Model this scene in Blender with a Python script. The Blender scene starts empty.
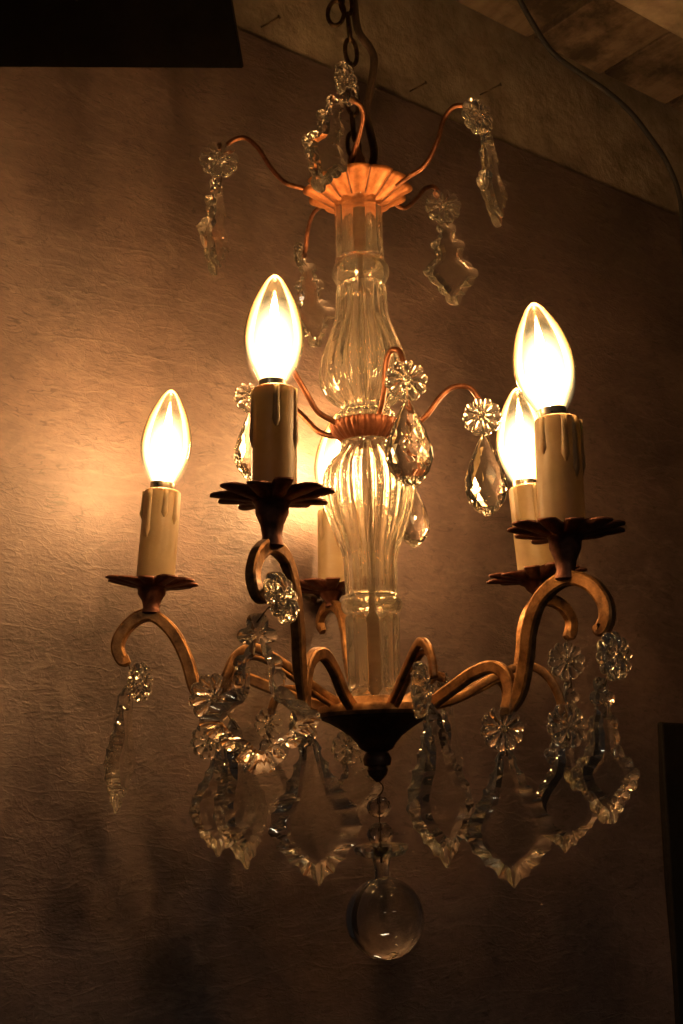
import bpy, bmesh, math, random
from mathutils import Vector, Matrix
random.seed(7)
sc = bpy.context.scene
C = sc.collection
PI = math.pi

# ------------------------------------------------------------------ camera, world, exposure
F = 1200.0                      # focal length in pixels of the 683 x 1024 frame
PITCH = math.radians(13.0)
DIST = 0.756                    # camera to chandelier axis (m)
CZ = 1.50                       # eye height
cam_d = bpy.data.cameras.new('camera')
cam = bpy.data.objects.new('camera', cam_d); C.objects.link(cam)
cam.location = (0, -DIST, CZ)
cam.rotation_euler = (PI/2 + PITCH, 0, 0)
cam_d.sensor_fit = 'VERTICAL'; cam_d.sensor_height = 36.0
cam_d.lens = 36.0 * F / 1024.0
cam_d.clip_start = 0.02; cam_d.clip_end = 50
sc.camera = cam
sc.render.resolution_x = 683; sc.render.resolution_y = 1024

w = bpy.data.worlds.new('World'); sc.world = w; w.use_nodes = True
bg = w.node_tree.nodes['Background']
bg.inputs['Color'].default_value = (0.90, 0.68, 0.60, 1)
bg.inputs['Strength'].default_value = 0.007
sc.view_settings.view_transform = 'Standard'
sc.view_settings.look = 'None'
sc.view_settings.exposure = 0.0
sc.view_settings.gamma = 1.0
sc.render.engine = 'CYCLES'
cy = sc.cycles
cy.use_denoising = True
cy.max_bounces = 20; cy.transmission_bounces = 18; cy.glossy_bounces = 8
cy.diffuse_bounces = 3; cy.transparent_max_bounces = 24; cy.volume_bounces = 0
cy.caustics_reflective = True; cy.caustics_refractive = True
cy.blur_glossy = 0.3
cy.sample_clamp_indirect = 40.0
cy.sample_clamp_direct = 0.0

# dim shop lamps far behind the camera: the streaks mirrored in the ball and the crystals
for i_, (lx, ly, lz, rz) in enumerate(((-1.5, -3.2, 2.75, 0.25), (-0.1, -3.6, 2.75, 0.25), (1.4, -2.8, 2.75, 0.25))):
    ld = bpy.data.lights.new('shop_lamp', 'AREA'); ld.shape = 'RECTANGLE'; ld.size = 0.6; ld.size_y = 0.045
    ld.energy = 3.6; ld.color = (1.0, 0.86, 0.68)
    lo = bpy.data.objects.new('shop_lamp', ld); C.objects.link(lo)
    lo.location = (lx, ly, lz); lo.rotation_euler = (math.radians(35), 0, rz)
BULB_POWER = 370.0
BULB_COL = (1.0, 0.52, 0.21)

# ------------------------------------------------------------------ helpers
def at(px, py, Y=0.0):
    """world point on the ray of pixel (px, py) at depth plane y = Y"""
    u = (px - 341.5)/F; v = (512 - py)/F
    d = Vector((u, math.cos(PITCH) - v*math.sin(PITCH), math.sin(PITCH) + v*math.cos(PITCH)))
    return Vector((0, -DIST, CZ)) + d*((Y + DIST)/d.y)
def mpp(py, Y=0.0):
    """metres per pixel at that depth"""
    p = at(341.5, py, Y) - Vector((0, -DIST, CZ))
    return (p.y*math.cos(PITCH) + p.z*math.sin(PITCH))/F
S = mpp(560)

def nodes(name):
    m = bpy.data.materials.new(name); m.use_nodes = True
    nt = m.node_tree
    for n in list(nt.nodes): nt.nodes.remove(n)
    out = nt.nodes.new('ShaderNodeOutputMaterial')
    return m, nt, out
def N(nt, typ, **kw):
    n = nt.nodes.new(typ)
    for k, v in kw.items(): setattr(n, k, v)
    return n
def L(nt, a, b): nt.links.new(a, b)
def ramp(nt, fac, stops):
    r = N(nt, 'ShaderNodeValToRGB')
    el = r.color_ramp.elements
    while len(el) < len(stops): el.new(0.5)
    for e, (p, c) in zip(el, stops):
        e.position = p; e.color = (c[0], c[1], c[2], 1) if not isinstance(c, (int, float)) else (c, c, c, 1)
    L(nt, fac, r.inputs['Fac']); return r.outputs['Color']
def noise(nt, vec, scale, detail=5, rough=0.55, dist=0.0):
    n = N(nt, 'ShaderNodeTexNoise')
    n.inputs['Scale'].default_value = scale; n.inputs['Detail'].default_value = detail
    n.inputs['Roughness'].default_value = rough; n.inputs['Distortion'].default_value = dist
    L(nt, vec, n.inputs['Vector']); return n.outputs['Fac']
def mapping(nt, vec, scale=(1,1,1), rot=(0,0,0)):
    m = N(nt, 'ShaderNodeMapping'); m.inputs['Scale'].default_value = scale
    m.inputs['Rotation'].default_value = rot
    L(nt, vec, m.inputs['Vector']); return m.outputs['Vector']
def math_(nt, op, a, b):
    m = N(nt, 'ShaderNodeMath', operation=op)
    for i, x in enumerate((a, b)):
        if isinstance(x, (int, float)): m.inputs[i].default_value = x
        else: L(nt, x, m.inputs[i])
    return m.outputs[0]

def mat_metal(name, cols, rough=(0.3, 0.6), scale=220, metallic=1.0, bump=0.15):
    m, nt, out = nodes(name)
    p = N(nt, 'ShaderNodeBsdfPrincipled'); L(nt, p.outputs[0], out.inputs[0])
    tc = N(nt, 'ShaderNodeTexCoord').outputs['Object']
    n1 = noise(nt, tc, scale*0.35, 6, 0.65)
    c = ramp(nt, n1, [(0.30, cols[0]), (0.52, cols[1]), (0.72, cols[2])])
    L(nt, c, p.inputs['Base Color'])
    n2 = noise(nt, tc, scale, 5)
    r = ramp(nt, n2, [(0.3, rough[0]), (0.7, rough[1])]); L(nt, r, p.inputs['Roughness'])
    p.inputs['Metallic'].default_value = metallic
    b = N(nt, 'ShaderNodeBump'); b.inputs['Strength'].default_value = bump; b.inputs['Distance'].default_value = 0.001
    L(nt, n2, b.inputs['Height']); L(nt, b.outputs[0], p.inputs['Normal'])
    return m
M = {}
M['gilt'] = mat_metal('gilded_iron', [(0.08,0.038,0.016), (0.33,0.165,0.058), (0.56,0.30,0.11)], (0.30, 0.52), 300, 0.75, 0.25)
M['copper'] = mat_metal('bright_copper', [(0.24,0.085,0.028), (0.48,0.185,0.06), (0.62,0.27,0.10)], (0.38, 0.55), 260, 0.7)
M['dark_copper'] = mat_metal('dark_copper', [(0.07,0.030,0.018), (0.17,0.068,0.042), (0.28,0.115,0.065)], (0.35, 0.6), 260, 0.7)
M['brown_copper'] = mat_metal('brown_copper', [(0.10,0.037,0.018), (0.18,0.066,0.03), (0.28,0.105,0.048)], (0.35, 0.55), 260, 0.8)
M['bronze'] = mat_metal('dark_bronze', [(0.03,0.015,0.01), (0.07,0.035,0.02), (0.12,0.06,0.03)], (0.4, 0.6), 260, 0.7)
M['wire'] = mat_metal('hook_wire', [(0.03,0.02,0.012), (0.07,0.045,0.025), (0.12,0.08,0.04)], (0.35, 0.55), 500, 0.9)
M['copper_wire'] = mat_metal('copper_wire', [(0.10,0.042,0.02), (0.22,0.09,0.042), (0.34,0.145,0.07)], (0.3, 0.5), 400, 0.9)
M['chain'] = mat_metal('chain_brass', [(0.03,0.02,0.012), (0.10,0.06,0.03), (0.25,0.15,0.06)], (0.35, 0.6), 300, 0.9)
M['rod'] = mat_metal('steel_rod', [(0.30,0.25,0.19), (0.42,0.36,0.28), (0.5,0.44,0.36)], (0.3, 0.5), 300, 0.6)
M['cap'] = mat_metal('bulb_cap', [(0.30,0.26,0.20), (0.5,0.44,0.34), (0.6,0.55,0.45)], (0.25, 0.4), 300, 1.0)

def mat_glass(name, col=(1.0, 0.985, 0.94), ior=1.54, wav=0.0, haze=0.010, dscale=6.0, rough=0.0):
    m, nt, out = nodes(name)
    g = N(nt, 'ShaderNodeBsdfGlass'); g.inputs['Color'].default_value = (*col, 1)
    g.inputs['Roughness'].default_value = rough; g.inputs['IOR'].default_value = ior
    df = N(nt, 'ShaderNodeBsdfDiffuse'); df.inputs[0].default_value = (0.8, 0.78, 0.72, 1)
    tl = N(nt, 'ShaderNodeBsdfTranslucent'); tl.inputs[0].default_value = (0.8, 0.78, 0.72, 1)
    dm = N(nt, 'ShaderNodeMixShader'); dm.inputs[0].default_value = 0.5
    L(nt, df.outputs[0], dm.inputs[1]); L(nt, tl.outputs[0], dm.inputs[2])
    ms = N(nt, 'ShaderNodeMixShader')          # milky diffuse share mixed in so dark glass picks up bulb glow
    tcd = N(nt, 'ShaderNodeTexCoord').outputs['Object']
    L(nt, ramp(nt, noise(nt, tcd, dscale, 5, 0.6), [(0.35, haze*0.5), (0.7, haze*1.5)]), ms.inputs[0])
    L(nt, g.outputs[0], ms.inputs[1]); L(nt, dm.outputs[0], ms.inputs[2])
    L(nt, ms.outputs[0], out.inputs[0])
    if wav:
        tc = N(nt, 'ShaderNodeTexCoord').outputs['Object']
        b = N(nt, 'ShaderNodeBump'); b.inputs['Strength'].default_value = wav; b.inputs['Distance'].default_value = 0.001
        L(nt, noise(nt, tc, 160, 3), b.inputs['Height']); L(nt, b.outputs[0], g.inputs['Normal'])
    return m
M['crystal'] = mat_glass('cut_crystal', (1.0, 0.985, 0.94), 1.55)
M['cut_bevel'] = mat_glass('ground_bevel', (1.0, 0.985, 0.94), 1.62, 0.0, 0.018, 6.0, 0.035)
M['rosette_glass'] = mat_glass('moulded_rosette', (1.0, 0.985, 0.94), 1.56, 0.0, 0.028, 6.0, 0.015)
M['ball_glass'] = mat_glass('polished_ball', (1.0, 0.985, 0.95), 1.52, 0.0, 0.0)
M['column_glass'] = mat_glass('pressed_glass', (1.0, 0.98, 0.92), 1.50, 0.35, 0.045, 120.0)

def mat_bulb_glass():
    m, nt, out = nodes('bulb_glass')
    t = N(nt, 'ShaderNodeBsdfTransparent'); t.inputs[0].default_value = (0.97, 0.95, 0.90, 1)
    g = N(nt, 'ShaderNodeBsdfGlossy'); g.inputs['Roughness'].default_value = 0.04; g.inputs[0].default_value = (1, 0.95, 0.85, 1)
    fr = N(nt, 'ShaderNodeFresnel'); fr.inputs[0].default_value = 1.45
    mx = N(nt, 'ShaderNodeMixShader')
    L(nt, fr.outputs[0], mx.inputs[0]); L(nt, t.outputs[0], mx.inputs[1]); L(nt, g.outputs[0], mx.inputs[2])
    L(nt, mx.outputs[0], out.inputs[0])
    return m
M['bulb_glass'] = mat_bulb_glass()
def mat_core():
    m, nt, out = nodes('glowing_filament')
    e = N(nt, 'ShaderNodeEmission'); e.inputs[0].default_value = (*BULB_COL, 1); e.inputs[1].default_value = BULB_POWER
    L(nt, e.outputs[0], out.inputs[0]); return m
M['core'] = mat_core()
def mat_glow():
    """added glow imitating lens bloom: emission falling off from the bulb's own axis"""
    m, nt, out = nodes('bloom_volume')
    tc = N(nt, 'ShaderNodeTexCoord').outputs['Object']
    ln = N(nt, 'ShaderNodeVectorMath', operation='LENGTH'); L(nt, tc, ln.inputs[0])
    f = math_(nt, 'SUBTRACT', 1.0, ln.outputs['Value'])
    f = math_(nt, 'MAXIMUM', f, 0.0)
    f = math_(nt, 'POWER', f, 1.25)
    e = N(nt, 'ShaderNodeEmission'); e.inputs[0].default_value = (1.0, 0.70, 0.33, 1)
    L(nt, math_(nt, 'MULTIPLY', f, 640.0), e.inputs[1])
    L(nt, e.outputs[0], out.inputs['Volume']); return m
M['glow'] = mat_glow()
def mat_candle():
    m, nt, out = nodes('candle_sleeve')
    p = N(nt, 'ShaderNodeBsdfPrincipled'); L(nt, p.outputs[0], out.inputs[0])
    tc = N(nt, 'ShaderNodeTexCoord').outputs['Object']
    c = ramp(nt, noise(nt, tc, 60, 5), [(0.3, (0.33, 0.25, 0.13)), (0.7, (0.43, 0.335, 0.185))])
    L(nt, c, p.inputs['Base Color']); p.inputs['Roughness'].default_value = 0.42
    p.inputs['Subsurface Weight'].default_value = 0.25
    p.inputs['Subsurface Radius'].default_value = (0.006, 0.003, 0.0012)
    p.inputs['Subsurface Scale'].default_value = 1.0
    tl = N(nt, 'ShaderNodeBsdfTranslucent'); L(nt, c, tl.inputs[0])     # thin plastic lets some light through
    mx = N(nt, 'ShaderNodeMixShader'); mx.inputs[0].default_value = 0.40
    L(nt, p.outputs[0], mx.inputs[1]); L(nt, tl.outputs[0], mx.inputs[2]); L(nt, mx.outputs[0], out.inputs[0])
    return m
M['candle'] = mat_candle()
def mat_plain(name, cols, rough=0.8, scale=40, bump=0.3, dist=0.002):
    m, nt, out = nodes(name)
    p = N(nt, 'ShaderNodeBsdfPrincipled'); L(nt, p.outputs[0], out.inputs[0])
    tc = N(nt, 'ShaderNodeTexCoord').outputs['Object']
    n = noise(nt, tc, scale, 7, 0.65)
    L(nt, ramp(nt, n, [(0.3, cols[0]), (0.7, cols[1])]), p.inputs['Base Color'])
    p.inputs['Roughness'].default_value = rough
    b = N(nt, 'ShaderNodeBump'); b.inputs['Strength'].default_value = bump; b.inputs['Distance'].default_value = dist
    L(nt, noise(nt, tc, scale*4, 6, 0.6), b.inputs['Height']); L(nt, b.outputs[0], p.inputs['Normal'])
    return m
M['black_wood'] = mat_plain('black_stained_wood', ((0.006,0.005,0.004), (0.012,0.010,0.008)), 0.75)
for n_ in M['black_wood'].node_tree.nodes:
    if n_.type == 'BSDF_PRINCIPLED': n_.inputs['Specular IOR Level'].default_value = 0.15
M['cord'] = mat_plain('brown_cord', ((0.05,0.03,0.018), (0.09,0.055,0.03)), 0.6, 150)
M['black_rubber'] = mat_plain('black_rubber', ((0.006,0.005,0.005), (0.011,0.010,0.009)), 0.8, 150)
M['plaster'] = mat_plain('old_plaster', ((0.17,0.135,0.090), (0.42,0.35,0.25)), 0.9, 26, 0.6, 0.003)

def mat_plank():
    m, nt, out = nodes('weathered_plank')
    p = N(nt, 'ShaderNodeBsdfPrincipled'); L(nt, p.outputs[0], out.inputs[0])
    tc = N(nt, 'ShaderNodeTexCoord').outputs['Object']
    oi = N(nt, 'ShaderNodeObjectInfo')
    add = N(nt, 'ShaderNodeVectorMath', operation='ADD'); L(nt, tc, add.inputs[0])
    cmb = N(nt, 'ShaderNodeCombineXYZ'); L(nt, math_(nt, 'MULTIPLY', oi.outputs['Random'], 9.0), cmb.inputs[0])
    L(nt, cmb.outputs[0], add.inputs[1]); v = add.outputs[0]
    g = noise(nt, mapping(nt, v, (45, 5, 45)), 1.0, 7, 0.65, 0.6)
    blot = noise(nt, v, 11, 6, 0.7)
    base = ramp(nt, g, [(0.25, (0.07,0.045,0.027)), (0.55, (0.16,0.118,0.075)), (0.8, (0.23,0.175,0.115))])
    dark = ramp(nt, blot, [(0.40, (0.10,0.06,0.035)), (0.54, (1,1,1))])
    mx = N(nt, 'ShaderNodeMix', data_type='RGBA', blend_type='MULTIPLY'); mx.inputs[0].default_value = 0.85
    L(nt, base, mx.inputs[6]); L(nt, dark, mx.inputs[7])
    L(nt, mx.outputs[2], p.inputs['Base Color']); p.inputs['Roughness'].default_value = 0.85
    b = N(nt, 'ShaderNodeBump'); b.inputs['Strength'].default_value = 0.5; b.inputs['Distance'].default_value = 0.002
    L(nt, g, b.inputs['Height']); L(nt, b.outputs[0], p.inputs['Normal'])
    return m
M['plank'] = mat_plank()

def mat_wall():
    """crumpled, fibrous handmade paper glued on the wall (x along the wall, z up)"""
    m, nt, out = nodes('handmade_wall_paper')
    p = N(nt, 'ShaderNodeBsdfPrincipled'); L(nt, p.outputs[0], out.inputs[0])
    tc = N(nt, 'ShaderNodeTexCoord').outputs['Object']
    warp = N(nt, 'ShaderNodeTexNoise'); warp.inputs['Scale'].default_value = 7; warp.inputs['Detail'].default_value = 4
    L(nt, tc, warp.inputs['Vector'])
    ad = N(nt, 'ShaderNodeVectorMath', operation='MULTIPLY_ADD')
    L(nt, warp.outputs['Color'], ad.inputs[0]); ad.inputs[1].default_value = (0.035, 0.035, 0.035); L(nt, tc, ad.inputs[2])
    v = ad.outputs[0]
    # creases: thin ridges of warped noise, stretched sideways
    def crease(scale, rot, sc_, width):
        n = noise(nt, mapping(nt, v, sc_, rot), scale, 3, 0.5, 0.4)
        a = math_(nt, 'ABSOLUTE', math_(nt, 'SUBTRACT', n, 0.5), 0)
        return ramp(nt, a, [(0.0, 1.0), (width, 0.0)])
    c1 = crease(16, (0, 0.25, 0), (0.6, 1, 2.6), 0.035)
    c2 = crease(30, (0, -0.5, 0), (0.7, 1, 1.8), 0.03)
    c3 = crease(62, (0, 0.9, 0), (1, 1, 1.5), 0.04)
    fine = noise(nt, mapping(nt, v, (0.7, 1, 1.6)), 240, 6, 0.7)
    big = noise(nt, tc, 9, 6, 0.6)
    # dark fibres
    fv = N(nt, 'ShaderNodeTexVoronoi', feature='DISTANCE_TO_EDGE'); fv.inputs['Scale'].default_value = 55
    L(nt, mapping(nt, v, (1, 1, 1.3), (0, 0.4, 0)), fv.inputs['Vector'])
    fm = ramp(nt, noise(nt, tc, 42, 3), [(0.56, 0.0), (0.64, 1.0)])
    fib = math_(nt, 'MULTIPLY', ramp(nt, fv.outputs['Distance'], [(0.0, 1.0), (0.035, 0.0)]), fm)
    col = ramp(nt, big, [(0.3, (0.060, 0.039, 0.033)), (0.5, (0.094, 0.062, 0.051)), (0.70, (0.134, 0.090, 0.073))])
    def mixc(a, fac, c, mode='MIX'):
        x = N(nt, 'ShaderNodeMix', data_type='RGBA', blend_type=mode)
        L(nt, fac, x.inputs[0]); L(nt, a, x.inputs[6]); x.inputs[7].default_value = (*c, 1)
        return x.outputs[2]
    col = mixc(col, math_(nt, 'MULTIPLY', c1, 0.38), (0.15, 0.11, 0.09))
    col = mixc(col, math_(nt, 'MULTIPLY', c2, 0.22), (0.135, 0.10, 0.08))
    col = mixc(col, math_(nt, 'MULTIPLY', fib, 0.5), (0.03, 0.02, 0.015))
    # short dark hairs lying in the paper, in three directions
    for i_, (sc_, rot_, th_) in enumerate(((95, 0.5, 0.60), (110, -0.9, 0.62), (80, 1.7, 0.61))):
        hn = noise(nt, mapping(nt, v, (0.28, 1, 1.5), (0, rot_, 0)), sc_, 2, 0.4, 0.8)
        ha = math_(nt, 'ABSOLUTE', math_(nt, 'SUBTRACT', hn, 0.5), 0)
        hm = ramp(nt, noise(nt, mapping(nt, tc, (1, 1, 1), (0.3*i_, rot_, 0.7*i_)), 38, 3, 0.6), [(th_ - 0.07, 0.0), (th_ - 0.02, 1.0)])
        hair = math_(nt, 'MULTIPLY', ramp(nt, ha, [(0.0, 1.0), (0.018, 0.0)]), hm)
        col = mixc(col, math_(nt, 'MULTIPLY', hair, 0.8), (0.028, 0.018, 0.013))
    mott = ramp(nt, noise(nt, mapping(nt, v, (0.8, 1, 1.5)), 120, 7, 0.72), [(0.30, 0.70), (0.70, 1.25)])
    mm = N(nt, 'ShaderNodeMix', data_type='RGBA', blend_type='MULTIPLY'); mm.inputs[0].default_value = 1.0
    L(nt, col, mm.inputs[6]); L(nt, mott, mm.inputs[7]); col = mm.outputs[2]
    L(nt, col, p.inputs['Base Color'])
    p.inputs['Roughness'].default_value = 0.57
    p.inputs['Specular IOR Level'].default_value = 0.9
    h = math_(nt, 'ADD', math_(nt, 'MULTIPLY', c1, 0.34), math_(nt, 'MULTIPLY', c2, 0.30))
    h = math_(nt, 'ADD', h, math_(nt, 'MULTIPLY', c3, 0.26))
    h = math_(nt, 'ADD', h, math_(nt, 'MULTIPLY', fine, 1.5))
    b = N(nt, 'ShaderNodeBump'); b.inputs['Strength'].default_value = 0.42; b.inputs['Distance'].default_value = 0.0009
    L(nt, h, b.inputs['Height']); L(nt, b.outputs[0], p.inputs['Normal'])
    return m
M['wall'] = mat_wall()

# ---- object helpers
def mesh(name, verts, faces, smooth=False):
    me = bpy.data.meshes.new(name)
    me.from_pydata([tuple(v) for v in verts], [], faces); me.validate(); me.update()
    if smooth: me.shade_smooth()
    return me
def fixn(me):
    bm = bmesh.new(); bm.from_mesh(me); bmesh.ops.recalc_face_normals(bm, faces=bm.faces); bm.to_mesh(me); bm.free(); return me
def obj(name, me, mat, parent=None, label=None):
    o = bpy.data.objects.new(name, me); C.objects.link(o)
    if mat and not me.materials: me.materials.append(M[mat])
    if parent: o.parent = parent
    if label: o['label'] = label
    return o
def thing(name, loc, label, cat, group=None):
    o = bpy.data.objects.new(name, None); C.objects.link(o); o.location = loc
    o.empty_display_size = 0.02
    o['label'] = label; o['category'] = cat
    if group: o['group'] = group
    return o
def tag(o, label, cat, group=None, kind=None):
    if kind: o['kind'] = kind
    o['label'] = label
    if cat: o['category'] = cat
    if group: o['group'] = group
    return o
def catmull(pts, n=8):
    P = [Vector(p) for p in pts]; out = []
    Q = [P[0]*2 - P[1]] + P + [P[-1]*2 - P[-2]]
    for i in range(1, len(Q) - 2):
        a, b, c, d = Q[i-1], Q[i], Q[i+1], Q[i+2]
        for k in range(n):
            t = k/n
            out.append(0.5*((2*b) + (c - a)*t + (2*a - 5*b + 4*c - d)*t*t + (3*b - a - 3*c + d)*t**3))
    out.append(P[-1]); return out
def sweep(path, rad, seg=8, sec=None, binormal=None, closed=False):
    """tube along path; rad number or function of 0..1; sec = list of (a, b) unit section points"""
    n = len(path)
    sec = sec or [(math.cos(2*PI*k/seg), math.sin(2*PI*k/seg)) for k in range(seg)]
    V, Fc = [], []
    prev = None
    for i, p in enumerate(path):
        if closed: t = path[(i+1) % n] - path[i-1]
        else: t = path[min(i+1, n-1)] - path[max(i-1, 0)]
        t = t.normalized() if t.length > 1e-9 else Vector((0,0,1))
        if binormal is not None: b = (binormal - t*binormal.dot(t)).normalized()
        elif prev is None:
            r = Vector((0,0,1)) if abs(t.z) < 0.9 else Vector((1,0,0)); b = t.cross(r).normalized()
        else: b = (prev - t*prev.dot(t)).normalized()
        prev = b; nn = b.cross(t)
        r = rad(i/(n-1)) if callable(rad) else rad
        for a_, b_ in sec: V.append(p + nn*(a_*r) + b*(b_*r))
    m = len(sec)
    for i in range(n if closed else n-1):
        j = (i+1) % n
        for k in range(m):
            Fc.append((i*m+k, i*m+(k+1) % m, j*m+(k+1) % m, j*m+k))
    if not closed:
        Fc.append(tuple(range(m))[::-1]); Fc.append(tuple(range((n-1)*m, n*m)))
    return V, Fc
def tube(name, pts, rad, mat, parent, origin, seg=8, n=8, sec=None, binormal=None, smooth=True, closed=False, raw=False):
    path = pts if raw else catmull(pts, n)
    V, Fc = sweep(path, rad, seg, sec, binormal, closed)
    me = fixn(mesh(name, [v - origin for v in V], Fc, smooth))
    return obj(name, me, mat, parent)
def lathe(name, prof, mat, parent, origin, base, axis, seg=48, rib=None, smooth=True, sharp=None, xdir=None):
    """prof: list of (radius, height along axis from base); rib(angle, radius, height)->radius"""
    ax = axis.normalized()
    xr = (xdir or Vector((0, -1, 0))); xr = (xr - ax*xr.dot(ax)).normalized(); yr = ax.cross(xr)
    V, Fc = [], []; m = seg
    for (r, h) in prof:
        for k in range(m):
            a = 2*PI*k/m
            q = rib(a, r, h) if rib else r
            dz = 0
            if isinstance(q, tuple): q, dz = q
            V.append(base + ax*(h + dz) + xr*(q*math.cos(a)) + yr*(q*math.sin(a)) - origin)
    for i in range(len(prof)-1):
        for k in range(m): Fc.append((i*m+k, i*m+(k+1) % m, (i+1)*m+(k+1) % m, (i+1)*m+k))
    if prof[0] != prof[-1]:
        Fc.append(tuple(range(m))[::-1]); Fc.append(tuple(range((len(prof)-1)*m, len(prof)*m)))
    me = mesh(name, V, Fc, smooth)
    bm = bmesh.new(); bm.from_mesh(me); bmesh.ops.remove_doubles(bm, verts=bm.verts, dist=1e-7)
    bmesh.ops.recalc_face_normals(bm, faces=bm.faces); bm.to_mesh(me); bm.free()
    if sharp: me.set_sharp_from_angle(angle=math.radians(sharp))
    return obj(name, me, mat, parent)
def interp(tab, x):
    if x <= tab[0][0]: return tab[0][1]
    for (a, b), (c, d) in zip(tab, tab[1:]):
        if x <= c: return b + (d - b)*(x - a)/(c - a)
    return tab[-1][1]
def smooth_profile(tab, n=4):
    pts = catmull([Vector((a, b, 0)) for a, b in tab], n)
    return [(max(p.x, 1e-5), p.y) for p in pts]
def box(name, a, b, mat, parent=None, bev=0.0):
    bm = bmesh.new(); bmesh.ops.create_cube(bm, size=1.0)
    for v in bm.verts: v.co = Vector(((a[i] + b[i])/2 + v.co[i]*(b[i] - a[i]) for i in range(3)))
    if bev: bmesh.ops.bevel(bm, geom=bm.edges[:], offset=bev, segments=2, affect='EDGES', profile=0.5)
    me = bpy.data.meshes.new(name); bm.to_mesh(me); bm.free()
    return obj(name, me, mat, parent)

# ------------------------------------------------------------------ setting: wall, beam, ceiling
def ray(px, py):
    return (at(px, py, 1.0) - Vector((0, -DIST, CZ))).normalized()
ZTOP = 0.618                      # height of the paper's upper edge above the eye
def hit_z(px, py, z):
    d = ray(px, py); return Vector((0, -DIST, CZ)) + d*(z/d.z)
w0 = hit_z(240, 30, ZTOP); w1 = hit_z(683, 218, ZTOP)
wdir = (w1 - w0); wdir.z = 0; wdir.normalize()
wnor = Vector((wdir.y, -wdir.x, 0))           # towards the camera
WROT = math.atan2(wdir.y, wdir.x)
WM = Matrix.Translation(w0) @ Matrix.Rotation(WROT, 4, 'Z')   # local x along wall, -y into the room, z up from the paper's top edge
def wall_pt(px, py, off=0.0):
    """pixel to wall-local coordinates on the wall plane (off = metres in front)"""
    d = ray(px, py); o = Vector((0, -DIST, CZ)); n = wnor
    t = ((w0 + n*off) - o).dot(n)/d.dot(n)
    return WM.inverted() @ (o + d*t)
def wall_obj(o):
    o.matrix_world = WM; return o

def wall_sheet():
    nx, nz = 120, 90; x0, x1, z0, z1 = -1.4, 2.0, -2.0, 0.0
    V, Fc = [], []
    for j in range(nz+1):
        for i in range(nx+1):
            x = x0 + (x1-x0)*i/nx; z = z0 + (z1-z0)*j/nz
            y = 0.0022*math.sin(x*9+z*5) + 0.0016*math.sin(x*21-z*13+1.3) + 0.0012*math.sin(z*31+x*7)
            y *= min(1.0, -z/0.15)
            V.append((x, y, z))
    for j in range(nz):
        for i in range(nx):
            a = j*(nx+1)+i; Fc.append((a, a+1, a+nx+2, a+nx+1))
    return mesh('wall', V, Fc, True)
wall = wall_obj(obj('wall', wall_sheet(), 'wall')); wall['kind'] = 'structure'
wall['label'] = 'brown crumpled paper covered wall lit by the bulbs'
# plaster beam along the top of the wall
zb = wall_pt(450, 20).z
beam = wall_obj(box('wall_beam', (-1.4, 0.003, -0.03), (2.0, 0.10, zb + 0.05), 'plaster', bev=0.0009)); beam['kind'] = 'structure'
beam['label'] = 'pale plastered beam along the top of the wall'
# ceiling of planks laid across, resting on the beam's level
ceiling = box('ceiling', (-1.4, -1.9, zb + 0.034), (2.0, -0.014, zb + 0.06), 'black_wood'); wall_obj(ceiling); ceiling['kind'] = 'structure'
ceiling['label'] = 'old dark ceiling above the planks'
pw = 0.105
rp = random.Random(3)
for k in range(30):
    x = -1.35 + k*pw
    g = rp.uniform(0.003, 0.006)
    pl = box('plank', (-(pw/2 - g), -1.85, 0), (pw/2 - g, -0.015, 0.02), 'plank', bev=0.0015)
    pl.parent = ceiling; pl.location = (x + pw/2, 0, zb + 0.010 + rp.uniform(-0.002, 0.002))
    pl.rotation_euler = (0, rp.uniform(-0.01, 0.01), rp.uniform(-0.003, 0.003))
# pale joist crossing the planks parallel to the wall
jp = WM.inverted() @ hit_z(640, 17, (WM @ Vector((0,0,zb-0.02))).z - CZ)
joist = wall_obj(box('ceiling_joist', (-1.4, jp.y - 0.10, zb - 0.02), (2.0, jp.y, zb + 0.006), 'plaster', bev=0.004)); joist['kind'] = 'structure'
joist['label'] = 'pale joist crossing the ceiling planks at upper right'
# black board hanging at the upper left, square to the picture
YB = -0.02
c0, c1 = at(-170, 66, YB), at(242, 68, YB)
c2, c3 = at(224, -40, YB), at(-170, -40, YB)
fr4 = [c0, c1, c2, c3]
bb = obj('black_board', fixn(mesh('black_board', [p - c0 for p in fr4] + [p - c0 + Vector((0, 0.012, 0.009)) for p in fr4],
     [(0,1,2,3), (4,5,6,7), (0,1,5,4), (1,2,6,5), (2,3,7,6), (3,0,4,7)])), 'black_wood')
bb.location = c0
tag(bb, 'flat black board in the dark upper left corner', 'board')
# black cabinet edge at the lower right
q = wall_pt(662, 722, 0.005)
cab = wall_obj(box('black_cabinet', (q.x, -0.005, -1.9), (q.x + 0.9, 0.004, q.z), 'black_wood', bev=0.002))
tag(cab, 'flat black cabinet against the wall at lower right', 'cabinet')
# nails stuck in the beam
for (px, py, lab, ln_, dx) in ((264, 76, 'thin bent nail in beam above the front left bulb', 0.010, 0.007),
                    (414, 98, 'thin nail in beam left of the upper right rosette', 0.009, 0.006),
                    (484, 92, 'dark headed nail in beam just above the upper right rosette', 0.013, 0.009)):
    p = wall_pt(px, py, 0.012); p.z = max(p.z, 0.006)
    a = WM @ (p + Vector((0, 0.006, 0))); b = WM @ (p + Vector((dx, -ln_, ln_*0.35)))
    t = thing('nail', a, lab, 'nail', 'nails in the beam')
    tube('shank', [Vector((0,0,0)), b - a], 0.0008, 'wire', t, Vector(), 8, 2)
    d = (b - a).normalized()
    tube('head', [b - a, b - a + d*0.0012], 0.0017, 'wire', t, Vector(), 10, 1)
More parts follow.
